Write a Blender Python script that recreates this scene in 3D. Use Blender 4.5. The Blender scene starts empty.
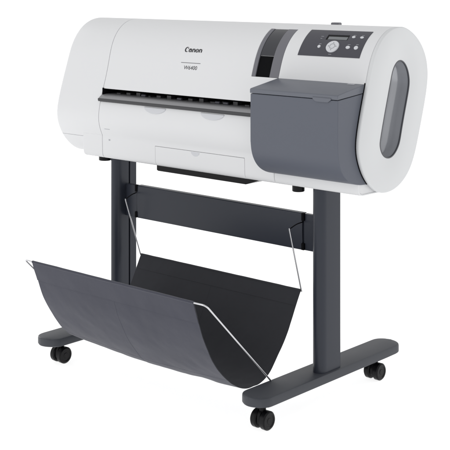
import bpy, bmesh, math, random
from mathutils import Vector, noise
random.seed(4)
R = math.radians
sc = bpy.context.scene
C = sc.collection

# ---------------------------------------------------------------- camera
cam_d = bpy.data.cameras.new("camera")
cam = bpy.data.objects.new("camera", cam_d)
C.objects.link(cam)
cam.location = (2.386, -2.602, 1.18)
cam.rotation_euler = (R(90), 0, R(42))
cam_d.sensor_width = 36
cam_d.lens = 36 * 1164 / 450
cam_d.shift_y = -244 / 450
cam_d.clip_start = 0.05
cam_d.clip_end = 1500
sc.camera = cam

# ---------------------------------------------------------------- world and lamps (white studio)
w = bpy.data.worlds.new("World")
sc.world = w
w.use_nodes = True
bgn = w.node_tree.nodes["Background"]
bgn.inputs[0].default_value = (1, 1, 1, 1)
bgn.inputs[1].default_value = 0.79


def area(name, loc, target, size, power, col=(1, 1, 1)):
    d = bpy.data.lights.new(name, 'AREA')
    d.shape = 'RECTANGLE'
    d.size, d.size_y = size
    d.energy = power
    d.color = col
    o = bpy.data.objects.new(name, d)
    C.objects.link(o)
    o.location = loc
    o.rotation_euler = (Vector(target) - Vector(loc)).to_track_quat('-Z', 'Y').to_euler()
    return o


area("rear_softbox", (2.2, 3.6, 1.9), (0.5, 0, 0.8), (0.8, 2.4), 16)
area("rim_softbox", (-4.2, 0.5, 1.4), (0, 0, 0.6), (0.45, 2.8), 36)
area("front_softbox", (-1.3, -4.6, 1.7), (0, 0, 0.7), (1.4, 2.2), 26)

sc.view_settings.view_transform = 'Standard'
sc.view_settings.look = 'None'
sc.view_settings.exposure = 0
sc.view_settings.gamma = 1
sc.render.engine = 'CYCLES'
sc.cycles.max_bounces = 8
sc.cycles.diffuse_bounces = 5


# ---------------------------------------------------------------- materials
def srgb(r, g, b):
    f = lambda c: ((c / 255 + 0.055) / 1.055) ** 2.4 if c > 10 else c / 255 / 12.92
    return (f(r), f(g), f(b), 1)


def mat(name, col, rough=0.5, metal=0.0, bump=0.0, scale=600.0, spec=0.5, coat=0.0, var=0.0):
    m = bpy.data.materials.new(name)
    m.use_nodes = True
    nt = m.node_tree
    b = nt.nodes["Principled BSDF"]
    b.inputs["Base Color"].default_value = col
    b.inputs["Roughness"].default_value = rough
    b.inputs["Metallic"].default_value = metal
    b.inputs["Specular IOR Level"].default_value = spec
    b.inputs["Coat Weight"].default_value = coat
    tc = nt.nodes.new("ShaderNodeTexCoord")
    if bump > 0:
        n = nt.nodes.new("ShaderNodeTexNoise")
        n.inputs["Scale"].default_value = scale
        n.inputs["Detail"].default_value = 3
        bm_ = nt.nodes.new("ShaderNodeBump")
        bm_.inputs["Strength"].default_value = bump
        bm_.inputs["Distance"].default_value = 0.0006
        nt.links.new(tc.outputs["Object"], n.inputs["Vector"])
        nt.links.new(n.outputs["Fac"], bm_.inputs["Height"])
        nt.links.new(bm_.outputs["Normal"], b.inputs["Normal"])
    if var > 0:
        n2 = nt.nodes.new("ShaderNodeTexNoise")
        n2.inputs["Scale"].default_value = 7
        n2.inputs["Detail"].default_value = 5
        mr = nt.nodes.new("ShaderNodeMapRange")
        mr.inputs[3].default_value = max(0.02, rough - var)
        mr.inputs[4].default_value = rough + var
        nt.links.new(tc.outputs["Object"], n2.inputs["Vector"])
        nt.links.new(n2.outputs["Fac"], mr.inputs[0])
        nt.links.new(mr.outputs[0], b.inputs["Roughness"])
    return m


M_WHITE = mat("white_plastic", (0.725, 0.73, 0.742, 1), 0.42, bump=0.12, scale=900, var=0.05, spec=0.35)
M_CAP = mat("white_plastic_shaded", (0.655, 0.665, 0.675, 1), 0.45, bump=0.12, scale=900, var=0.05, spec=0.35)  # same white plastic, the end face's shade put into its colour
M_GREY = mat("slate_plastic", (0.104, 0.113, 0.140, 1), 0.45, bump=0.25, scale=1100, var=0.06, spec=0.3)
M_LID = mat("slate_plastic_lit", (0.122, 0.131, 0.157, 1), 0.36, bump=0.25, scale=1100, var=0.06, spec=0.4)  # same slate plastic, light falling on the lid put into its colour
M_GREY2 = mat("trim_grey_plastic", (0.145, 0.145, 0.165, 1), 0.4, bump=0.2, scale=1100)
M_PANEL = mat("panel_plastic", (0.050, 0.050, 0.064, 1), 0.42, bump=0.2, scale=1100)
M_STEEL = mat("stand_paint", (0.026, 0.030, 0.042, 1), 0.32, bump=0.15, scale=1300, var=0.04, spec=0.3)
M_FOOT = mat("foot_paint", (0.045, 0.049, 0.059, 1), 0.45, bump=0.35, scale=1300, var=0.06, spec=0.35)
M_BLACK = mat("black_plastic", (0.004, 0.004, 0.005, 1), 0.35, bump=0.1, spec=0.16)
M_TYRE = mat("caster_plastic", (0.004, 0.004, 0.005, 1), 0.36, spec=0.2)
M_TRIM = mat("rim_trim", (0.06, 0.062, 0.072, 1), 0.4)
M_MATTE = mat("black_interior", (0.003, 0.003, 0.004, 1), 0.8, spec=0.1)
M_SMOKE = mat("smoked_window", (0.018, 0.019, 0.026, 1), 0.12, coat=0.3)
M_WIRE = mat("steel_wire", (0.62, 0.62, 0.64, 1), 0.28, metal=1.0, var=0.05)
M_LCD = mat("display_glass", (0.17, 0.18, 0.19, 1), 0.2)
M_BTN = mat("button_plastic", (0.62, 0.63, 0.66, 1), 0.35)
M_MARK = mat("grey_print", (0.16, 0.16, 0.175, 1), 0.6)
M_INK = mat("dark_print", (0.035, 0.035, 0.04, 1), 0.6)
M_PALE = mat("pale_print", (0.42, 0.43, 0.46, 1), 0.6)
M_TAB = mat("tab_plastic", (0.60, 0.61, 0.64, 1), 0.45)
M_GUIDE = mat("guide_aluminium", (0.26, 0.26, 0.27, 1), 0.34, metal=0.3, var=0.08)
M_GUIDE_D = mat("guide_lip", (0.034, 0.034, 0.038, 1), 0.45)
M_BOWL = mat("side_window_grey", (0.40, 0.41, 0.435, 1), 0.27, metal=0.5)


def fabric(name, col, rough=0.9, sheen=0.2):
    m = mat(name, col, rough, spec=0.2)
    nt = m.node_tree
    b = nt.nodes["Principled BSDF"]
    b.inputs["Sheen Weight"].default_value = sheen
    tc = nt.nodes.new("ShaderNodeTexCoord")
    mp = nt.nodes.new("ShaderNodeMapping")
    nt.links.new(tc.outputs["Object"], mp.inputs["Vector"])
    w1 = nt.nodes.new("ShaderNodeTexWave")
    w1.bands_direction = 'X'
    w1.inputs["Scale"].default_value = 260
    w1.inputs["Distortion"].default_value = 0.6
    w2 = nt.nodes.new("ShaderNodeTexWave")
    w2.bands_direction = 'Z'
    w2.inputs["Scale"].default_value = 260
    w2.inputs["Distortion"].default_value = 0.6
    nz = nt.nodes.new("ShaderNodeTexNoise")
    nz.inputs["Scale"].default_value = 9
    nz.inputs["Detail"].default_value = 6
    for n in (w1, w2, nz):
        nt.links.new(mp.outputs[0], n.inputs["Vector"])
    mul = nt.nodes.new("ShaderNodeMath")
    mul.operation = 'MULTIPLY'
    nt.links.new(w1.outputs["Fac"], mul.inputs[0])
    nt.links.new(w2.outputs["Fac"], mul.inputs[1])
    b1 = nt.nodes.new("ShaderNodeBump")
    b1.inputs["Strength"].default_value = 0.35
    b1.inputs["Distance"].default_value = 0.0005
    nt.links.new(mul.outputs[0], b1.inputs["Height"])
    b2 = nt.nodes.new("ShaderNodeBump")
    b2.inputs["Strength"].default_value = 0.5
    b2.inputs["Distance"].default_value = 0.006
    nt.links.new(nz.outputs["Fac"], b2.inputs["Height"])
    nt.links.new(b1.outputs["Normal"], b2.inputs["Normal"])
    nt.links.new(b2.outputs["Normal"], b.inputs["Normal"])
    # slight wear in the dye
    mix = nt.nodes.new("ShaderNodeMix")
    mix.data_type = 'RGBA'
    mix.inputs[6].default_value = tuple(c * 0.9 for c in col[:3]) + (1,)
    mix.inputs[7].default_value = tuple(c * 1.12 for c in col[:3]) + (1,)
    nt.links.new(nz.outputs["Fac"], mix.inputs[0])
    nt.links.new(mix.outputs[2], b.inputs["Base Color"])
    return m


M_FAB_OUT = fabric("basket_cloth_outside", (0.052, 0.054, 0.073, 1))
M_FAB_IN = fabric("basket_cloth_inside", (0.037, 0.038, 0.044, 1), sheen=0.05)  # darker cloth colour for the inside faces


# ---------------------------------------------------------------- helpers
def link(name, bm, mats, parent=None, bevel=0.0, smooth=True, seg=2, angle=35, recalc=True):
    if recalc:
        bmesh.ops.recalc_face_normals(bm, faces=bm.faces)
    me = bpy.data.meshes.new(name)
    bm.to_mesh(me)
    bm.free()
    for m in (mats if isinstance(mats, (list, tuple)) else [mats]):
        me.materials.append(m)
    if smooth:
        for p in me.polygons:
            p.use_smooth = True
        me.set_sharp_from_angle(angle=R(angle))
    o = bpy.data.objects.new(name, me)
    C.objects.link(o)
    if parent:
        o.parent = parent
    if bevel > 0:
        b = o.modifiers.new("bevel", 'BEVEL')
        b.width = bevel
        b.segments = seg
        b.limit_method = 'ANGLE'
        b.angle_limit = R(40)
        b.harden_normals = False
    return o


def thing(name, label, cat, loc=(0, 0, 0)):
    o = bpy.data.objects.new(name, None)
    C.objects.link(o)
    o.location = loc
    o.empty_display_size = 0.1
    o["label"] = label
    o["category"] = cat
    return o


def box(bm, x0, x1, y0, y1, z0, z1, mi=0):
    vs = [bm.verts.new((x, y, z)) for x in (x0, x1) for y in (y0, y1) for z in (z0, z1)]
    for a in ((0, 1, 3, 2), (4, 6, 7, 5), (0, 4, 5, 1), (2, 3, 7, 6), (0, 2, 6, 4), (1, 5, 7, 3)):
        f = bm.faces.new([vs[i] for i in a])
        f.material_index = mi


def prism_x(bm, poly, x0, x1, caps=True, mi=0):
    """(y,z) outline pushed along X"""
    a = [bm.verts.new((x0, y, z)) for y, z in poly]
    b = [bm.verts.new((x1, y, z)) for y, z in poly]
    n = len(poly)
    for i in range(n):
        f = bm.faces.new((a[i], a[(i + 1) % n], b[(i + 1) % n], b[i]))
        f.material_index = mi
    if caps:
        bm.faces.new(a[::-1]).material_index = mi
        bm.faces.new(b).material_index = mi


def tube(bm, pts, r, n=10, mi=0):
    pts = [Vector(p) for p in pts]
    rings = []
    up = None
    for i, p in enumerate(pts):
        if i == 0:
            d = pts[1] - p
        elif i == len(pts) - 1:
            d = p - pts[i - 1]
        else:
            d = (pts[i + 1] - p).normalized() + (p - pts[i - 1]).normalized()
        d.normalize()
        if up is None:
            up = d.orthogonal().normalized()
        else:
            up = (up - d * up.dot(d)).normalized()
        s = d.cross(up)
        rings.append([bm.verts.new(p + (up * math.cos(2 * math.pi * k / n) + s * math.sin(2 * math.pi * k / n)) * r)
                      for k in range(n)])
    for a, b in zip(rings, rings[1:]):
        for k in range(n):
            bm.faces.new((a[k], a[(k + 1) % n], b[(k + 1) % n], b[k])).material_index = mi
    bm.faces.new(rings[0][::-1]).material_index = mi
    bm.faces.new(rings[-1]).material_index = mi


def rounded(pts, r, n=5):
    """round the inner corners of a 3-D polyline"""
    pts = [Vector(p) for p in pts]
    out = [pts[0]]
    for a, b, c in zip(pts, pts[1:], pts[2:]):
        p = b + (a - b).normalized() * r
        q = b + (c - b).normalized() * r
        for k in range(n + 1):
            t = k / n
            out.append(p * (1 - t) ** 2 + b * 2 * t * (1 - t) + q * t * t)
    out.append(pts[-1])
    return out


def disc_x(bm, x0, x1, y, z, r, n=32, ch=0.002, dish=0.0):
    """cylinder with its axis along X and chamfered rims"""
    prof = [(x0, r - ch), (x0 + ch, r), (x1 - ch, r), (x1, r - ch)]
    if dish:
        prof = [(x0 + .0005, r * .30), (x0 + dish, r * .34), (x0 + dish, r * .62), (x0, r * .70)] + prof + \
               [(x1, r * .70), (x1 - dish, r * .62), (x1 - dish, r * .34), (x1 - .0005, r * .30)]
    rings = [[bm.verts.new((px, y + pr * math.cos(2 * math.pi * k / n), z + pr * math.sin(2 * math.pi * k / n)))
              for k in range(n)] for px, pr in prof]
    for a, b in zip(rings, rings[1:]):
        for k in range(n):
            bm.faces.new((a[k], a[(k + 1) % n], b[(k + 1) % n], b[k]))
    bm.faces.new(rings[0][::-1])
    bm.faces.new(rings[-1])


def cyl_z(bm, x, y, z0, z1, r, n=28):
    a = [bm.verts.new((x + r * math.cos(2 * math.pi * k / n), y + r * math.sin(2 * math.pi * k / n), z0)) for k in range(n)]
    b = [bm.verts.new((v.co.x, v.co.y, z1)) for v in a]
    for k in range(n):
        bm.faces.new((a[k], a[(k + 1) % n], b[(k + 1) % n], b[k]))
    bm.faces.new(a[::-1])
    bm.faces.new(b)


# ---------------------------------------------------------------- floor
bm = bmesh.new()
vs = [bm.verts.new(p) for p in ((-400, -400, 0), (400, -400, 0), (400, 400, 0), (-400, 400, 0))]
bm.faces.new(vs)
M_FLOOR = mat("white_floor_added_glow", (0.93, 0.93, 0.93, 1), 0.9, spec=0.0)
# white floor with an added glow to wash out shadows; faint contact shadows remain
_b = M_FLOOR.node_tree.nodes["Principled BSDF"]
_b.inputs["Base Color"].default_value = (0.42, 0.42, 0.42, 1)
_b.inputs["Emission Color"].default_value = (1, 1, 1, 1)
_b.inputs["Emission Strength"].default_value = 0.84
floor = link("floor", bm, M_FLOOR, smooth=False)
floor["kind"] = "structure"

# ---------------------------------------------------------------- printer side outline (y, z)
PR = [(-.005, .612), (-.039, .621), (-.068, .640), (-.094, .667), (-.111, .697), (-.121, .725), (-.1235, .752),
      (-.118, .787), (-.102, .843), (-.079, .912), (-.066, .952), (-.048, .990), (-.020, 1.023), (.015, 1.046),
      (.056, 1.056), (.100, 1.054), (.139, 1.035), (.172, 1.011), (.199, .974), (.209, .940), (.2105, .905),
      (.199, .853), (.172, .777), (.144, .699), (.108, .648), (.050, .616)]


def catmull(P, n=10, closed=True):
    N = len(P)
    out = []
    rng = range(N) if closed else range(N - 1)
    for i in rng:
        if closed:
            a, b, c, d = P[(i - 1) % N], P[i], P[(i + 1) % N], P[(i + 2) % N]
        else:
            a, b, c, d = P[max(i - 1, 0)], P[i], P[i + 1], P[min(i + 2, N - 1)]
        for k in range(n):
            t = k / n
            out.append(tuple(.5 * (2 * b[j] + (-a[j] + c[j]) * t + (2 * a[j] - 5 * b[j] + 4 * c[j] - d[j]) * t * t
                                   + (-a[j] + 3 * b[j] - 3 * c[j] + d[j]) * t ** 3) for j in range(len(b))))
    if not closed:
        out.append(tuple(P[-1]))
    return out


DN = catmull(PR, 12)
for _ in range(60):         # fair the outline
    DN = [tuple(.25 * DN[i - 1][j] + .5 * DN[i][j] + .25 * DN[(i + 1) % len(DN)][j] for j in (0, 1)) for i in range(len(DN))]
TT = [0.0]
for a, b in zip(DN, DN[1:] + DN[:1]):
    TT.append(TT[-1] + math.hypot(b[0] - a[0], b[1] - a[1]))
TOTAL = TT[-1]


def P(t):
    t %= TOTAL
    lo, hi = 0, len(TT) - 1
    while hi - lo > 1:
        m = (lo + hi) // 2
        if TT[m] <= t:
            lo = m
        else:
            hi = m
    u = (t - TT[lo]) / (TT[lo + 1] - TT[lo])
    a, b = DN[lo], DN[(lo + 1) % len(DN)]
    return (a[0] + (b[0] - a[0]) * u, a[1] + (b[1] - a[1]) * u)


def PN(t):
    """outward normal of the outline at arc length t"""
    a, b = P(t - .004), P(t + .004)
    dy, dz = b[0] - a[0], b[1] - a[1]
    l = math.hypot(dy, dz)
    return (-dz / l, dy / l)


def S(x, t, off=0.0):
    p, n = P(t), PN(t)
    return Vector((x, p[0] + n[0] * off, p[1] + n[1] * off))


def trange(a, b, step=.008):
    n = max(1, int(round((b - a) / step)))
    return [a + (b - a) * i / n for i in range(n + 1)]


def curve_pts(a, b, step=.008):
    """list of ((y,z),(ny,nz)) on the printer outline"""
    return [(P(t), PN(t)) for t in trange(a, b, step)]


def poly_norm(pts):
    out = []
    for i, p in enumerate(pts):
        a, b = pts[max(i - 1, 0)], pts[min(i + 1, len(pts) - 1)]
        dy, dz = b[0] - a[0], b[1] - a[1]
        l = math.hypot(dy, dz)
        out.append((p, (-dz / l, dy / l)))
    return out


def sheet(bm, xs, prof, keep=lambda i, j: True, o0=-.0042, o1=0.0, shape=lambda x: 0.0, mi=0, xm=lambda x, j: x):
    """a moulded shell: outline prof swept over stations xs, between normal offsets o0 and o1; keep() leaves holes"""
    top = [[bm.verts.new((xm(x, j), p[0] + n[0] * (o1 + shape(x)), p[1] + n[1] * (o1 + shape(x)))) for j, (p, n) in enumerate(prof)] for x in xs]
    bot = [[bm.verts.new((xm(x, j), p[0] + n[0] * (o0 + shape(x)), p[1] + n[1] * (o0 + shape(x)))) for j, (p, n) in enumerate(prof)] for x in xs]
    nx, nt_ = len(xs) - 1, len(prof) - 1
    K = lambda i, j: 0 <= i < nx and 0 <= j < nt_ and keep(i, j)
    fs = []
    for i in range(nx):
        for j in range(nt_):
            if not K(i, j):
                continue
            fs.append(bm.faces.new((top[i][j], top[i + 1][j], top[i + 1][j + 1], top[i][j + 1])))
            fs.append(bm.faces.new((bot[i][j], bot[i][j + 1], bot[i + 1][j + 1], bot[i + 1][j])))
            for (di, dj, a, b) in ((-1, 0, (i, j), (i, j + 1)), (1, 0, (i + 1, j + 1), (i + 1, j)),
                                   (0, -1, (i + 1, j), (i, j)), (0, 1, (i, j + 1), (i + 1, j + 1))):
                if not K(i + di, j + dj):
                    fs.append(bm.faces.new((top[a[0]][a[1]], top[b[0]][b[1]], bot[b[0]][b[1]], bot[a[0]][a[1]])))
    for f in fs:
        f.material_index = mi
    loose = [v for v in bm.verts if not v.link_faces]
    for v in loose:
        bm.verts.remove(v)


def decal(bm, pts, o0, o1, mi=0, inset=0.0):
    """a flat-topped plate on the printer's front: pts in (x, t)"""
    n = len(pts)
    cx = sum(p[0] for p in pts) / n
    ct = sum(p[1] for p in pts) / n
    a = [bm.verts.new(S(x, t, o0)) for x, t in pts]
    b = [bm.verts.new(S(cx + (x - cx) * (1 - inset), ct + (t - ct) * (1 - inset), o1)) for x, t in pts]
    for i in range(n):
        bm.faces.new((a[i], a[(i + 1) % n], b[(i + 1) % n], b[i])).material_index = mi
    bm.faces.new(b).material_index = mi
    bm.faces.new(a[::-1]).material_index = mi


def ell(cx, ct, rx, rt, n=36, a0=0, a1=360):
    k = n if a1 - a0 == 360 else n + 1
    return [(cx + rx * math.cos(R(a0 + (a1 - a0) * i / n)), ct + rt * math.sin(R(a0 + (a1 - a0) * i / n))) for i in range(k)]


# ================================================================ PRINTER
XL, XR = -.597, .622
XS = -.387            # seam between end cover and top cover
CAPX = .611           # inner face of the right end cap
T_SLOT0, T_SLOT1 = .247, .289
T_BACK = .74
printer = thing("large_format_printer",
                "white rounded wide printer with slate ink cover and dark control panel on two posts",
                "printer", (0, 0, .61))


def pl(o):
    """parts are modelled in world metres; keep them there under the empty"""
    o.location = (0, 0, -.61)
    return o


# inner body: closed outline a little inside the shells, with the paper slot cut in its middle stretch
bm = bmesh.new()
core = [(S(0, t, -.0048).y, S(0, t, -.0048).z) for t in [TOTAL * i / 130 for i in range(130)]]
prism_x(bm, [(S(0, t, -.010).y, S(0, t, -.010).z) for t in [TOTAL * i / 130 for i in range(130)]], XL + .0005, XL + .02)
prism_x(bm, core, XL + .019, XS + .002)
prism_x(bm, core, .330, .480)
mid = []
for i in range(130):
    t = TOTAL * i / 130
    if T_SLOT0 - .003 < t < T_SLOT1 + .003:
        continue
    mid.append((t, (S(0, t, -.0048).y, S(0, t, -.0048).z)))
res = []
for t, p in mid:
    if t > T_SLOT1 and res and res[-1][0] < T_SLOT0:
        res += [(T_SLOT0, (-.108, .797)), (T_SLOT0, (-.020, .802)), (T_SLOT0, (-.020, .862)), (T_SLOT0, (-.050, .868)),
                (T_SLOT0, (-.098, .8405))]
    res.append((t, p))
n0 = len(bm.faces)
prism_x(bm, [p for t, p in res], XS + .002, .330, caps=False)
bm.faces.ensure_lookup_table()
for f in bm.faces[n0:]:
    c = f.calc_center_median()
    if c.y > -.108 and .795 < c.z < .872 and c.y < -.01:
        f.material_index = 1
# lower block that squares off the underside
prism_x(bm, [(-.1005, .680), (-.1005, .630), (-.097, .624), (-.089, .6180), (.06, .6170), (.06, .68)], -.475, .6065)
n0 = len(bm.faces)
box(bm, XS + .0012, XS + .004, -.1075, -.022, .7985, .8400)
bm.faces.ensure_lookup_table()
for f in bm.faces[n0:]:
    f.material_index = 1
pl(link("body", bm, [M_WHITE, M_MATTE], printer, bevel=0))


def endround(r, x_end, sgn):
    def f(x):
        d = abs(x - x_end)
        return 0.0 if d >= r else -(r - math.sqrt(max(0, r * r - (r - d) ** 2)))
    return f


def lean(ts):
    """the seam between end cover and top cover leans outwards towards the top"""
    def f(x, j):
        if abs(x - XS) > .003:
            return x
        u = max(0, min(1, (ts[j] - T_SLOT1 - .02) / .27))
        return x - .024 * u * u * (3 - 2 * u) if ts[j] < 1.2 else x
    return f


# left end cover
bm = bmesh.new()
xs = [XL, XL + .0004, XL + .0012, XL + .0025, XL + .0045, XL + .007, XL + .009, -.50, XS - .0008]
sheet(bm, xs, curve_pts(.1215, TOTAL - .02), shape=endround(.009, XL, 1), xm=lean(trange(.1215, TOTAL - .02)))
pl(link("end_cover", bm, M_WHITE, printer, bevel=.0008))
# underside piece of the left end
bm = bmesh.new()
xs = [XL, XL + .0004, XL + .0012, XL + .0025, XL + .0045, XL + .007, XL + .009, -.4805]
sheet(bm, xs, curve_pts(-.016, .1200), shape=endround(.009, XL, 1))
pl(link("end_underside", bm, M_WHITE, printer, bevel=.0008))
# small black piece set into the dark gap under the left end
bm = bmesh.new()
box(bm, -.528, -.487, -.052, -.03, .6115, .630)
pl(link("black_gap_piece", bm, M_BLACK, printer, bevel=.002))

LOW = [P(.2465 - (.2465 - .135) * i / 16) for i in range(17)] + [(-.1068, .677), (-.1062, .660), (-.1058, .645), (-.1055, .634),
       (-.1045, .627), (-.1010, .6205), (-.0950, .6165), (-.086, .6148), (-.02, .6143), (.05, .6143)]
LOWN = poly_norm(LOW)
LOWN = [(p, (-n[0], -n[1])) for p, n in LOWN]
JD = 17          # first outline index of the tray door
# left lower corner block
bm = bmesh.new()
sheet(bm, [-.479, XS - .0008], LOWN[16:], o0=-.004)
pl(link("corner_cover", bm, M_WHITE, printer, bevel=.0012))
# lower front cover with the opening for the tray door
bm = bmesh.new()
XD0, XD1, XSP = -.148, .214, .322
xs = [XS + .0008, XD0, XD1, XSP - .0006]
sheet(bm, xs, LOWN, keep=lambda i, j: not (i == 1 and j >= JD), o0=-.004)
pl(link("lower_front_cover", bm, M_WHITE, printer, bevel=.0008))
bm = bmesh.new()
sheet(bm, [XSP + .0006, .6085], LOWN, o0=-.004)
pl(link("lower_side_cover", bm, M_WHITE, printer, bevel=.0012))
# tray door, its finger notch is a pale inset half moon
bm = bmesh.new()
sheet(bm, [XD0 + .0009, XD1 - .0009], [((LOWN[17][0][0], LOWN[17][0][1] - .0009), LOWN[17][1])] + LOWN[18:], o0=-.004, o1=.0002)
door = pl(link("tray_door", bm, M_WHITE, printer, bevel=.0007))
bm = bmesh.new()
hm = [(.021 + .017 * math.cos(R(180 + 180 * i / 16)), .6742 + .0125 * math.sin(R(180 + 180 * i / 16))) for i in range(17)]
a = [bm.verts.new((x, -.1060 - (0 if z > .668 else -.001), z)) for x, z in hm]
b = [bm.verts.new((x, -.1078 - (0 if z > .668 else -.001), z)) for x, z in hm]
for i in range(17):
    bm.faces.new((a[i], a[(i + 1) % 17], b[(i + 1) % 17], b[i]))
bm.faces.new(b)
bm.faces.new(a[::-1])
o = link("finger_notch", bm, M_TAB, door, bevel=.0005)

# top cover with the openings for the window band
bm = bmesh.new()
BX0, BX1 = .2165, .3165
BT0, BT1 = .3625, .5295
ts = trange(T_SLOT1, BT0) + trange(BT0, BT1)[1:] + trange(BT1, T_BACK)[1:]
prof = [(P(t), PN(t)) for t in ts]
xs = [XS + .0008, BX0, BX1, CAPX + .0002]
sheet(bm, xs, prof, keep=lambda i, j: not (i == 1 and BT0 - .001 < ts[j] < BT1 - .002), xm=lean(ts))
pl(link("top_cover", bm, M_WHITE, printer, bevel=.0012))
# back shell
bm = bmesh.new()
tb = trange(T_BACK + .0015, TOTAL - .04)
sheet(bm, [XS + .0008, CAPX + .0002], curve_pts(T_BACK + .0015, TOTAL - .04), xm=lean(tb))
pl(link("back_cover", bm, M_WHITE, printer, bevel=.0008))

# window band
bm = bmesh.new()
ts2 = trange(BT0 + .0008, BT1 - .0008)
WX0, WX1 = .2305, .2825
sheet(bm, [BX0 + .0008, WX0, WX1, BX1 - .0008], [(P(t), PN(t)) for t in ts2],
      keep=lambda i, j: i != 1, o0=-.0046, o1=-.0006)
band = pl(link("window_band", bm, M_GREY2, printer, bevel=.0006))
bm = bmesh.new()
sheet(bm, [WX0, WX1], curve_pts(.4265, BT1 - .0008), o0=-.0046, o1=-.0022)
link("window_pane", bm, M_SMOKE, band, bevel=.0005)
bm = bmesh.new()
sheet(bm, [WX0, WX1], curve_pts(BT0 + .0008, .4255), o0=-.0047, o1=-.0040)
link("opening", bm, M_MATTE, band)

# control panel
bm = bmesh.new()
cpx0, cpx1, cpt0, cpt1 = .366, .576, .4325, .5285
dx0, dx1, dt0, dt1 = .4395, .5130, .4870, .5070
tsp = sorted(set(trange(cpt0, dt0) + trange(dt0, dt1) + trange(dt1, cpt1)))
sheet(bm, [cpx0, dx0, dx1, cpx1], [(P(t), PN(t)) for t in tsp],
      keep=lambda i, j: not (i == 1 and dt0 - .0005 < tsp[j] < dt1 - .0005), o0=-.001, o1=.0013)
cp = pl(link("control_panel", bm, M_PANEL, printer, bevel=.0006))
bm = bmesh.new()
sheet(bm, [dx0, dx1], curve_pts(dt0, dt1, .004), o0=.0000, o1=.0002)
link("display_recess", bm, M_BLACK, cp)
bm = bmesh.new()
sheet(bm, [dx0 + .006, dx1 - .003], curve_pts(dt0 + .0015, dt1 - .0075, .004), o0=.0002, o1=.0007)
link("display", bm, M_LCD, cp)
bm = bmesh.new()
decal(bm, ell(.4755, .4635, .0212, .0192), .001, .0042, inset=.06)
dial = link("dial", bm, M_BTN, cp, bevel=.0006)
bm = bmesh.new()
oo, ii = ell(.4755, .4635, .0088, .0080), ell(.4755, .4635, .0080, .0072)
va = [bm.verts.new(S(x, t, .00445)) for x, t in oo]
vb = [bm.verts.new(S(x, t, .00445)) for x, t in ii]
for i in range(36):
    bm.faces.new((va[i], va[(i + 1) % 36], vb[(i + 1) % 36], vb[i]))
for k in range(4):
    ang = R(90 * k)
    tri = [(.0145, 0), (.0118, .0018), (.0118, -.0018)]
    q = [(.4755 + a_ * math.cos(ang) - b_ * math.sin(ang), .4635 + .92 * (a_ * math.sin(ang) + b_ * math.cos(ang))) for a_, b_ in tri]
    bm.faces.new([bm.verts.new(S(x, t, .00445)) for x, t in q])
link("dial_marks", bm, M_MARK, dial, smooth=False)
for (x, t, rx, rt) in ((.4300, .4620, .0052, .0050), (.5270, .4630, .0072, .0052), (.5285, .5000, .0058, .0042),
                       (.5560, .4995, .0060, .0040), (.5540, .4630, .0068, .0062)):
    bm = bmesh.new()
    decal(bm, ell(x, t, rx, rt, 24), .001, .0032, inset=.12)
    link("button", bm, M_BTN, cp, bevel=.0004)
for (x, t, wd) in ((.4235, .4985, .009), (.4235, .4905, .006), (.4300, .4710, .008), (.5270, .4725, .009), (.5285, .5078, .008),
                   (.5560, .5078, .008), (.5540, .4735, .008), (.4755, .4395, .010)):
    bm = bmesh.new()
    decal(bm, [(x - wd / 2, t - .0005), (x + wd / 2, t - .0005), (x + wd / 2, t + .0005), (x - wd / 2, t + .0005)], .0012, .0015)
    link("legend_mark", bm, M_PALE, cp, smooth=False)

# lettering on the top cover
def strip2(bm, outer, inner, f, off=.0005):
    va = [bm.verts.new(f(x, y, off)) for x, y in outer]
    vb = [bm.verts.new(f(x, y, off)) for x, y in inner]
    for i in range(len(outer) - 1):
        bm.faces.new((va[i], va[i + 1], vb[i + 1], vb[i]))


def arc(cx, cy, rx, ry, a0, a1, n=22):
    return [(cx + rx * math.cos(R(a0 + (a1 - a0) * i / n)), cy + ry * math.sin(R(a0 + (a1 - a0) * i / n))) for i in range(n + 1)]


def poly2(bm, pts, f, off=.0005):
    bm.faces.new([bm.verts.new(f(x, y, off)) for x, y in pts])


bm = bmesh.new()
LS = .0142      # metres per letter unit
lx, lt = -.0685, .4235


def LF(dx):
    return lambda x, y, off: S(lx + (dx + x) * LS, lt + y * LS, off)


# C
f = LF(0)
strip2(bm, arc(.56, .54, .58, .60, 44, 316), arc(.74, .54, .42, .44, 58, 304), f)
poly2(bm, [(.97, 1.00), (1.06, .68), (.74, .64), (.90, .84)], f, .0006)
# a
f = LF(1.16)
strip2(bm, arc(.38, .30, .40, .34, 30, 330), arc(.46, .29, .17, .19, 30, 330), f)
poly2(bm, [(.56, .0), (.88, .0), (.88, .52), (.76, .72), (.56, .72)], f, .0006)
strip2(bm, arc(.44, .48, .44, .32, 20, 160), arc(.42, .48, .24, .14, 20, 160), f, .0007)
poly2(bm, [(.84, .0), (.98, .06), (.98, .0)], f, .0006)


def glyph_n(dx):
    f = LF(dx)
    poly2(bm, [(-.02, .0), (.29, .0), (.29, .80), (.20, .80), (-.08, .64), (-.02, .60)], f)
    strip2(bm, arc(.45, .40, .45, .40, 0, 165), arc(.45, .40, .14, .22, 0, 165), f, .0006)
    poly2(bm, [(.59, .0), (.90, .0), (.90, .42), (.59, .42)], f, .0007)


glyph_n(2.18)
f = LF(3.14)
strip2(bm, arc(.44, .38, .46, .42, 0, 360, 32), arc(.44, .38, .15, .28, 0, 360, 32), f)
glyph_n(4.14)
pl(link("logo_lettering", bm, M_INK, printer, smooth=False, recalc=False))

bm = bmesh.new()
decal(bm, [(-.0705, .3885), (.0095, .3885), (.0095, .3902), (-.0705, .3902)], .0001, .0004)
pl(link("printed_line", bm, M_MARK, printer, smooth=False))

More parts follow.
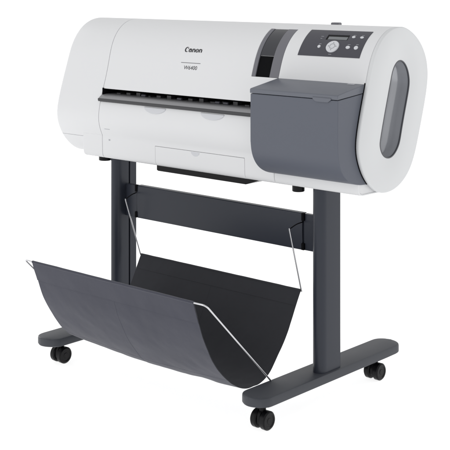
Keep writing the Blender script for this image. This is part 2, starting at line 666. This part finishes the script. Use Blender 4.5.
tcu = bpy.data.curves.new("model_text", 'FONT')
tcu.body = "W6400"
tcu.size = 1.0
tob = bpy.data.objects.new("model_text", tcu)
C.objects.link(tob)
bpy.context.view_layer.update()
tme = bpy.data.meshes.new_from_object(tob.evaluated_get(bpy.context.evaluated_depsgraph_get()))
bpy.data.objects.remove(tob)
x_min = min(v.co.x for v in tme.vertices)
x_max = max(v.co.x for v in tme.vertices)
y_max = max(v.co.y for v in tme.vertices)
for v in tme.vertices:
    v.co = S(-.0545 + (v.co.x - x_min) / (x_max - x_min) * .0545, .3690 + v.co.y / y_max * .0115, .0005)
tme.materials.clear()
tme.materials.append(M_INK)
tme.name = "model_lettering"
to = bpy.data.objects.new("model_lettering", tme)
C.objects.link(to)
to.parent = printer
pl(to)

# two small marks low on the front cover
bm = bmesh.new()
decal(bm, [(-.366, .1585), (-.342, .1585), (-.342, .1600), (-.366, .1600)], .0001, .0005)
pl(link("printed_mark", bm, M_PALE, printer, smooth=False))
bm = bmesh.new()
prism_x(bm, [(-.1050, .6745), (-.1078, .6745), (-.1078, .6785), (-.1050, .6785)], -.3560, -.3500)
pl(link("indicator_lamp", bm, M_PALE, printer, smooth=False))

# output slot: guide ledge, lip, pinch rollers
bm = bmesh.new()
prism_x(bm, [(-.1235, .8085), (-.1220, .8105), (-.1110, .8185), (-.0900, .8208), (-.0500, .8210), (-.0500, .8030), (-.110, .8030)], XS + .001, .3145)
guide = pl(link("output_guide", bm, M_GUIDE, printer, bevel=.0008))
bm = bmesh.new()
prism_x(bm, [(-.1165, .7975), (-.1225, .7985), (-.1245, .8025), (-.1240, .8082), (-.110, .8082), (-.108, .7975)], XS - .002, .3142)
link("guide_lip", bm, M_GUIDE_D, guide, bevel=.0008)
bm = bmesh.new()
for k in range(15):
    x = -.36 + k * .045
    box(bm, x + .012, x + .0290, -.0800, -.0600, .8205, .8245 + .003 * (k % 3))
    link("rib", bm, M_GUIDE_D, guide)
    bm = bmesh.new()
bm.free()
for x in (-.225, -.070, .085, .118):
    bm = bmesh.new()
    disc_x(bm, x, x + .018, -.088, .8245, .0042, 20, .001)
    pl(link("pinch_roller", bm, M_PANEL, printer))

# two finger tabs under the slot
for cx in (-.138, .099):
    bm = bmesh.new()
    decal(bm, arc(cx, .2435, .047, .0185, 180, 360, 24), -.0005, .0030, inset=.03)
    pl(link("finger_tab", bm, M_TAB, printer, bevel=.0012))

# ink cover
ink_prof = [(-.1985, .8735), (-.1992, .80), (-.1990, .745), (-.1955, .720), (-.1880, .699), (-.1750, .680), (-.1560, .6640),
            (-.1300, .6520), (-.1000, .6455), (-.0600, .6430), (-.0450, .6430), (-.0450, .8900), (-.075, .8848)]
front = catmull([(p[0], p[1]) for p in ink_prof[2:11]], 6, closed=False)
poly = [ink_prof[0], ink_prof[1]] + front + ink_prof[11:]
bm = bmesh.new()
prism_x(bm, poly, .3150, .6103)
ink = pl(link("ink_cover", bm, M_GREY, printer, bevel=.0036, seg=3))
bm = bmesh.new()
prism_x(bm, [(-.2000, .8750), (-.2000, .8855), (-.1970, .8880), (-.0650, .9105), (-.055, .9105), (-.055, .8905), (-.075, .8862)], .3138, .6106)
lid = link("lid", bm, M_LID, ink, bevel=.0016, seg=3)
# finger catch: a shallow swelling below the lid's front edge
bm = bmesh.new()
cc = [(.530 + .060 * i / 20, .8745 - .0075 * min(1, math.sin(math.pi * i / 20) * 1.9)) for i in range(21)]
a = [bm.verts.new((x, -.1990, z)) for x, z in cc] + [bm.verts.new((.590, -.1990, .8790)), bm.verts.new((.530, -.1990, .8790))]
b = [bm.verts.new((v.co.x, -.2022, v.co.z)) for v in a]
n = len(a)
for i in range(n):
    bm.faces.new((a[i], a[(i + 1) % n], b[(i + 1) % n], b[i]))
bm.faces.new(b)
bm.faces.new(a[::-1])
link("catch", bm, M_LID, lid, bevel=.0012)
# small printed mark at the lid's rear corner
bm = bmesh.new()
def lidp(x, y):
    return (x, y, .8880 + (y + .1970) * (.9105 - .8880) / (.132) + .0004)
for q0, q1 in ((.560, .584),):
    bm.faces.new([bm.verts.new(lidp(x, y)) for x, y in ((q0, -.093), (q1, -.093), (q1, -.083), (q0, -.083))])
link("lid_mark", bm, M_PALE, lid, smooth=False)

# thin dark strip laid along the line where the ink cover meets the end cap
bm = bmesh.new()
sheet(bm, [.6095, .6118], curve_pts(.078, .3655), o0=-.012, o1=.0016)
pl(link("dark_seam_strip", bm, M_BLACK, printer))

# right end cap with the elongated window
wl = [(.0755, .9645), (.0930, .9560), (.1080, .9370), (.1155, .9110), (.1140, .8860), (.0940, .8270), (.0770, .7740), (.0696, .7470), (.0600, .7290), (.0454, .7145),
      (.0285, .7055), (.0100, .7040), (-.0100, .7110), (-.0230, .7260), (-.0278, .7440), (-.0250, .7620), (-.0023, .8350),
      (.0220, .9080), (.0310, .9355), (.0430, .9530), (.0585, .9635)]
wl = catmull(wl, 8)
for _ in range(24):
    wl = [tuple(.25 * wl[i - 1][j] + .5 * wl[i][j] + .25 * wl[(i + 1) % len(wl)][j] for j in (0, 1)) for i in range(len(wl))]
ctr = (.044, .832)
NA = 400


def star(loop, k):
    th = 2 * math.pi * k / NA
    dy, dz = math.cos(th), math.sin(th)
    best = None
    m = len(loop)
    for i in range(m):
        y0, z0 = loop[i][0] - ctr[0], loop[i][1] - ctr[1]
        y1, z1 = loop[(i + 1) % m][0] - ctr[0], loop[(i + 1) % m][1] - ctr[1]
        ey, ez = y1 - y0, z1 - z0
        det = dy * (-ez) + dz * ey
        if abs(det) < 1e-12:
            continue
        r = (y0 * (-ez) + z0 * ey) / det
        u = (dy * z0 - dz * y0) / det
        if r > 0 and -1e-9 <= u <= 1 + 1e-9 and (best is None or r > best):
            best = r
    return (ctr[0] + dy * best, ctr[1] + dz * best)


def shrink(loop, d):
    m = len(loop)
    out = []
    for i in range(m):
        a, b = loop[(i - 2) % m], loop[(i + 2) % m]
        dy, dz = b[0] - a[0], b[1] - a[1]
        l = math.hypot(dy, dz)
        p = loop[i]
        n = (-dz / l, dy / l)
        if (p[0] - ctr[0]) * n[0] + (p[1] - ctr[1]) * n[1] > 0:
            n = (-n[0], -n[1])
        out.append((p[0] + n[0] * d, p[1] + n[1] * d))
    return out


bm = bmesh.new()
rings = []
rr = .0035
for loop, x in ((shrink(DN, .0055), .478), (shrink(DN, .0055), CAPX + .0006), (shrink(DN, .0006), CAPX + .0012), (DN, CAPX + .002), (DN, XR - rr), (shrink(DN, rr * .3), XR - rr * .3), (shrink(DN, rr), XR),
                (shrink(wl, -.0016), XR), (shrink(wl, -.0004), XR - .0005), (wl, XR - .0012), (wl, XR - .0016)):
    rings.append([bm.verts.new((x,) + star(loop, k)) for k in range(NA)])
for a, b in zip(rings, rings[1:]):
    for k in range(NA):
        bm.faces.new((a[k], a[(k + 1) % NA], b[(k + 1) % NA], b[k]))
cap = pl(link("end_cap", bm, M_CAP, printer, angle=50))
# deep grey bowl behind the opening
bm = bmesh.new()
rings = []
for sc_ in (1.0, .999, .99, .97, .94, .90, .85, .78, .70, .61, .51, .40, .28, .16, .04):
    lp = [star(wl, k) for k in range(NA)]
    # shrink towards the long axis of the opening
    ax0, ax1 = (.011, .746), (.0735, .922)
    ring = []
    for p in lp:
        ay, az = ax1[0] - ax0[0], ax1[1] - ax0[1]
        u = max(0, min(1, ((p[0] - ax0[0]) * ay + (p[1] - ax0[1]) * az) / (ay * ay + az * az)))
        q = (ax0[0] + ay * u, ax0[1] + az * u)
        # the floor of the recess falls away towards the back of the printer
        sd = (p[0] - q[0]) / .042
        dd = .0014 if sc_ == 1.0 else .006 + .034 * math.sqrt(1 - sc_ * sc_) + .009 * (1 + sd * sc_) * min(1, (1 - sc_) / .06)
        under = 0
        ring.append(bm.verts.new((XR - dd, q[0] + (p[0] - q[0]) * sc_ + under, q[1] + (p[1] - q[1]) * sc_)))
    rings.append(ring)
for a, b in zip(rings, rings[1:]):
    for k in range(NA):
        bm.faces.new((a[k], a[(k + 1) % NA], b[(k + 1) % NA], b[k]))
bm.faces.new(rings[-1])
link("side_window", bm, M_BOWL, cap, angle=70)

# dark trim lining the rim of the opening
bm = bmesh.new()
rings = []
for lp, x in ((shrink(wl, -.0004), XR - .0008), (shrink(wl, -.0004), XR + .0003), (shrink(wl, .0022), XR + .0003), (shrink(wl, .0022), XR - .0040),
              (shrink(wl, -.0002), XR - .0040)):
    rings.append([bm.verts.new((x,) + star(lp, k)) for k in range(NA)])
for a, b in zip(rings, rings[1:]):
    for k in range(NA):
        bm.faces.new((a[k], a[(k + 1) % NA], b[(k + 1) % NA], b[k]))
link("window_trim", bm, M_TRIM, cap, angle=50)

# small grey socket on the top at the back
bm = bmesh.new()
box(bm, .357, .384, .108, .128, 1.045, 1.0600)
sk = pl(link("interface_socket", bm, M_GREY2, printer, bevel=.003))

# black tray under the door, levelling pads
bm = bmesh.new()
a = [bm.verts.new((x, -.082, z)) for x, z in ((-.166, .6141), (-.166, .599), (-.160, .5965), (.196, .5965), (.249, .6141))]
b = [bm.verts.new((v.co.x, .04, v.co.z)) for v in a]
for i in range(5):
    bm.faces.new((a[i], a[(i + 1) % 5], b[(i + 1) % 5], b[i]))
bm.faces.new(a[::-1])
bm.faces.new(b)
pl(link("bottom_tray", bm, M_BLACK, printer, bevel=.0015))
bm = bmesh.new()
cyl_z(bm, -.452, -.036, .5945, .6141, .0205)
pl(link("levelling_pad", bm, M_BLACK, printer, bevel=.002))
bm = bmesh.new()
cyl_z(bm, .360, -.045, .5920, .6141, .0175)
pl(link("levelling_pad", bm, M_BLACK, printer, bevel=.002))
bm = bmesh.new()
cyl_z(bm, .318, -.030, .6070, .6141, .0050, 14)
pl(link("screw_head", bm, M_BLACK, printer))

# ================================================================ STAND
stand = thing("printer_stand", "dark grey stand with two posts, cross panel and black casters under the white printer",
              "printer stand")
FZ = .093


def foot_mesh(s):
    bm = bmesh.new()
    cx, hw = .3985, .0450
    y0, y1 = (-.303, .357) if s > 0 else (-.343, .342)
    ys = []
    for k in range(9):
        ys.append(y0 + .042 * (1 - math.cos(R(90 * k / 8))))
    ys += [-.268, -.257, -.246, -.235, -.224, -.213, -.20, 0, .205, .216, .227, .238, .249, .260, .275]
    for k in range(9):
        ys.append(y1 - .036 * (1 - math.sin(R(90 * k / 8))))
    ys = sorted(set(round(y, 5) for y in ys))
    rings = []
    for y in ys:
        d0, d1 = y - y0, y1 - y
        w_ = hw
        if d0 < .042:
            w_ = hw - .042 * (1 - math.sqrt(max(0, 1 - ((.042 - d0) / .042) ** 2))) * .98
        if d1 < .036:
            w_ = hw - .036 * (1 - math.sqrt(max(0, 1 - ((.036 - d1) / .036) ** 2))) * .98
        # underside: deeper pods around the casters
        def sm(a):
            a = max(0, min(1, a))
            return a * a * (3 - 2 * a)
        e = min(.0045, w_ * .6)
        zb = .0665 + .003 * max(1 - sm((y - y0) / .05), 1 - sm((y1 - y) / .05))
        zt = FZ
        sec = [(-w_, zb + .003), (-w_, zt - e), (-w_ + e * .3, zt - e * .3), (-w_ + e, zt), (0, zt + .0008), (w_ - e, zt), (w_ - e * .3, zt - e * .3),
               (w_, zt - e), (w_, zb + .003), (w_ - e * .9, zb), (-w_ + e * .9, zb)]
        rings.append([bm.verts.new((s * (cx + a_), y, b_)) for a_, b_ in sec])
    for a, b in zip(rings, rings[1:]):
        m = len(a)
        for k in range(m):
            bm.faces.new((a[k], a[(k + 1) % m], b[(k + 1) % m], b[k]))
    bm.faces.new(rings[0])
    bm.faces.new(rings[-1])
    return bm


def post_mesh(s):
    """extruded aluminium post: rounded nose towards the front, groove on its inner side"""
    out = []
    x0, x1 = .3940, .4350
    cx, hx = (x0 + x1) / 2, (x1 - x0) / 2
    for k in range(15):
        a = R(180 + 180 * k / 14)
        out.append((cx + hx * math.cos(a), -.0120 + .026 * math.sin(a)))
    out += [(x1, .049), (x1 - .002, .053), (x0 + .004, .053), (x0, .049), (x0, .0215),
            (x0 + .006, .0215), (x0 + .006, .0155), (x0, .0155)]
    bm = bmesh.new()
    a = [bm.verts.new((s * x, y, FZ - .003)) for x, y in out]
    b = [bm.verts.new((s * x, y, .6141)) for x, y in out]
    n = len(out)
    for i in range(n):
        bm.faces.new((a[i], a[(i + 1) % n], b[(i + 1) % n], b[i]))
    bm.faces.new(a[::-1])
    bm.faces.new(b)
    return bm


def caster(x, y, rot=0.0):
    bm = bmesh.new()
    # hood over the two wheels and the stem
    seg = 14
    arcp = [(y + .019 * math.cos(R(200 - 220 * k / seg)), .0265 + .0255 * math.sin(R(200 - 220 * k / seg))) for k in range(seg + 1)]
    prism_x(bm, arcp, x - .0048, x + .0048)
    cyl_z(bm, x, y, .040, .070, .0095, 20)
    c = link("caster", bm, M_BLACK, stand, bevel=.0008)
    for s in (-1, 1):
        bm = bmesh.new()
        xa, xb = sorted((x + s * .0058, x + s * .0250))
        disc_x(bm, xa, xb, y, .0250, .0250, 40, .0035, dish=.0016)
        link("wheel", bm, M_TYRE, c, angle=38)
    return c


for s in (1, -1):
    link("foot", foot_mesh(s), M_FOOT, stand, angle=40)
    link("post", post_mesh(s), M_STEEL, stand, bevel=.0006, angle=25)
    for y in (-.254 if s > 0 else -.262, .262):
        caster(s * .405, y)
# cross panel between the posts: folded sheet with returned edges
bm = bmesh.new()
XB = .3385
prism_x(bm, [(.0000, .4180), (-.0015, .4700), (.0000, .5190), (.0020, .5210), (.0200, .5210), (.0200, .5180), (.0040, .5180), (.0020, .4700),
             (.0040, .4200), (.0200, .4200), (.0200, .4160), (.0020, .4160)], -XB, XB)
link("cross_panel", bm, M_STEEL, stand, bevel=.0008)
for s in (1, -1):
    bm = bmesh.new()
    xa, xb = sorted((s * (XB + .0040), s * .3955))
    box(bm, xa, xb, .0030, .0180, .4165, .5195)
    xa, xb = sorted((s * (XB - .0100), s * (XB + .0100)))
    box(bm, xa, xb, .0055, .0165, .4215, .5165)
    br = link("bracket", bm, M_STEEL, stand, bevel=.0008)
    for z0, z1 in ((.4170, .4360), (.5000, .5220)):
        bm = bmesh.new()
        xa, xb = sorted((s * (XB - .0015), s * (XB + .0075)))
        box(bm, xa, xb, -.0035, .0045, z0, z1)
        link("clip", bm, M_MATTE, br, bevel=.0008)

# ================================================================ BASKET
basket = thing("paper_basket", "open slate cloth sling basket stretched on bright steel wires below the cross panel", "basket")
fp = [(-.4345, .3520), (-.4220, .3140), (-.4025, .2615), (-.3800, .2160), (-.3530, .1740), (-.3230, .1370), (-.2850, .1050),
      (-.2360, .0830), (-.2010, .0785), (-.1710, .0820), (-.1280, .1030), (-.0870, .1470), (-.0510, .1960), (-.0190, .2500), (.0070, .2970)]
fd = catmull(fp, 6, closed=False)
fl = [0]
for a, b in zip(fd, fd[1:]):
    fl.append(fl[-1] + math.hypot(b[0] - a[0], b[1] - a[1]))
FLEN = fl[-1]
fn = [(p, (n[0], n[1])) for p, n in poly_norm(fd)]
FX = .3265
NX = 120


def fab_point(i, j, off):
    x = -FX + 2 * FX * i / NX
    (y, z), (ny, nz) = fn[j]
    u = fl[j] / FLEN
    ex = 1 - (x / FX) ** 2
    sag = .0075 * ex * math.sin(math.pi * u) ** 2
    wr = .0022 * noise.noise(Vector((x * 5.0, u * 4.0, 1.3))) + .0026 * noise.noise(Vector((x * 11.0 + u * 7, u * 9.0 - x * 6, 4.1))) + .0009 * noise.noise(Vector((x * 30.0 - u * 9, u * 26.0, 7.7)))
    wr *= math.sin(math.pi * u) ** .5 if 0 < u < 1 else 0
    o = -sag + wr + off     # normals point into the trough, so sag goes against them
    return Vector((x, y + ny * o, z + nz * o))


# check which way the outline normals point: make them point into the trough
mid_n = fn[len(fn) // 2][1]
if mid_n[1] < 0:
    fn = [(p, (-n[0], -n[1])) for p, n in fn]
bm = bmesh.new()
ins = [[bm.verts.new(fab_point(i, j, .0010)) for j in range(len(fn))] for i in range(NX + 1)]
out = [[bm.verts.new(fab_point(i, j, -.0010)) for j in range(len(fn))] for i in range(NX + 1)]
m = len(fn)
for i in range(NX):
    for j in range(m - 1):
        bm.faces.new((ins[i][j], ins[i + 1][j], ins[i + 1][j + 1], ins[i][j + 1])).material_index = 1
        bm.faces.new((out[i][j], out[i][j + 1], out[i + 1][j + 1], out[i + 1][j])).material_index = 0
for j in range(m - 1):
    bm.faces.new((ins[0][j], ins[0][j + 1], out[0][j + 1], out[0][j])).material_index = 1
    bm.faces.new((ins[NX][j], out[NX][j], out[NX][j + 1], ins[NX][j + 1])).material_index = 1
for i in range(NX):
    bm.faces.new((ins[i][0], out[i][0], out[i + 1][0], ins[i + 1][0])).material_index = 0
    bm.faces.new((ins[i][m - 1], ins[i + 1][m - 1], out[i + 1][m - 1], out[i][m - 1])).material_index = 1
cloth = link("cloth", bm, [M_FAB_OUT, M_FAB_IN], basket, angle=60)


def patch(name, i0, i1, j0, j1, o0, o1, m_):
    bm = bmesh.new()
    A = [[bm.verts.new(fab_point(i, j, o1)) for j in range(j0, j1 + 1)] for i in range(i0, i1 + 1)]
    B = [[bm.verts.new(fab_point(i, j, o0)) for j in range(j0, j1 + 1)] for i in range(i0, i1 + 1)]
    ni, nj = i1 - i0, j1 - j0
    for i in range(ni):
        for j in range(nj):
            bm.faces.new((A[i][j], A[i + 1][j], A[i + 1][j + 1], A[i][j + 1]))
            bm.faces.new((B[i][j], B[i][j + 1], B[i + 1][j + 1], B[i + 1][j]))
    for i in range(ni):
        bm.faces.new((A[i][0], B[i][0], B[i + 1][0], A[i + 1][0]))
        bm.faces.new((A[i][nj], A[i + 1][nj], B[i + 1][nj], B[i][nj]))
    for j in range(nj):
        bm.faces.new((A[0][j], A[0][j + 1], B[0][j + 1], B[0][j]))
        bm.faces.new((A[ni][j], B[ni][j], B[ni][j + 1], A[ni][j + 1]))
    return link(name, bm, m_, cloth, angle=60)


def nearest_j(s):
    return min(range(len(fl)), key=lambda j: abs(fl[j] - s))


patch("hem", 0, NX, 0, nearest_j(.055), -.0027, -.0009, M_FAB_OUT)
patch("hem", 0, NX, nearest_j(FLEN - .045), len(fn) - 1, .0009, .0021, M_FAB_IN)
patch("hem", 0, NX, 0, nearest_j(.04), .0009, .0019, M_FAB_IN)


def seam(i, off, m_, j0=0, j1=None):
    bm = bmesh.new()
    pts = [fab_point(i, j, off * .55) for j in range(j0, (len(fn) if j1 is None else j1))]
    tube(bm, pts, .0007, 6)
    return link("seam", bm, m_, cloth)


seam(NX // 2 + 1, -.0013, M_FAB_OUT, 1, nearest_j(.40))
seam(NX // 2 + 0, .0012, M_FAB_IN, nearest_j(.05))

# lengthways stitched crease near the bottom of the outside
bm = bmesh.new()
jj = nearest_j(.265)
tube(bm, [fab_point(i, jj, -.0007) for i in range(NX + 1)], .0006, 6)
link("seam", bm, M_FAB_OUT, cloth)

for nm, p, r_ in (("hem_sleeve", (-.4352, .3537), .0040), ("hem_sleeve", (.0078, .2982), .0038)):
    bm = bmesh.new()
    tube(bm, [(-FX + 2 * FX * i / 24, p[0], p[1] + .0006 * noise.noise(Vector((i * .7, p[0] * 9, 0)))) for i in range(25)], r_, 12)
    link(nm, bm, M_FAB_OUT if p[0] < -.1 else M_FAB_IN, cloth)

# wire frame: one bent rod from foot to foot through the front hem
bm = bmesh.new()
path = [(-.3620, -.1600, .086), (-.3680, -.4330, .3537), (-.3250, -.4352, .3537), (.3250, -.4352, .3537), (.3680, -.4330, .3537), (.3620, -.1600, .086)]
pts = rounded([path[0], path[1], path[2]], .014)[:-1] + [path[2], path[3]] + rounded([path[3], path[4], path[5]], .014)[1:]
tube(bm, pts, .0024, 12)
link("wire_frame", bm, M_WIRE, basket, angle=60)
bm = bmesh.new()
tube(bm, [(-.330, .0082, .2985), (.330, .0082, .2985)], .0024, 10)
link("back_rod", bm, M_WIRE, basket, angle=60)
for s in (-1, 1):
    bm = bmesh.new()
    tube(bm, rounded([(s * .342, .0, .497), (s * .338, -.026, .494), (s * .335, -.054, .4840)], .008), .0016, 10)
    link("hanger_arm", bm, M_BLACK, basket, angle=60)
    bm = bmesh.new()
    tube(bm, [(s * .335, -.0545, .4855), (s * .335, -.0535, .4800), (s * .3295, .0068, .2990), (s * .3295, .0085, .2960)], .0021, 10)
    link("hanger_wire", bm, M_WIRE, basket, angle=60)
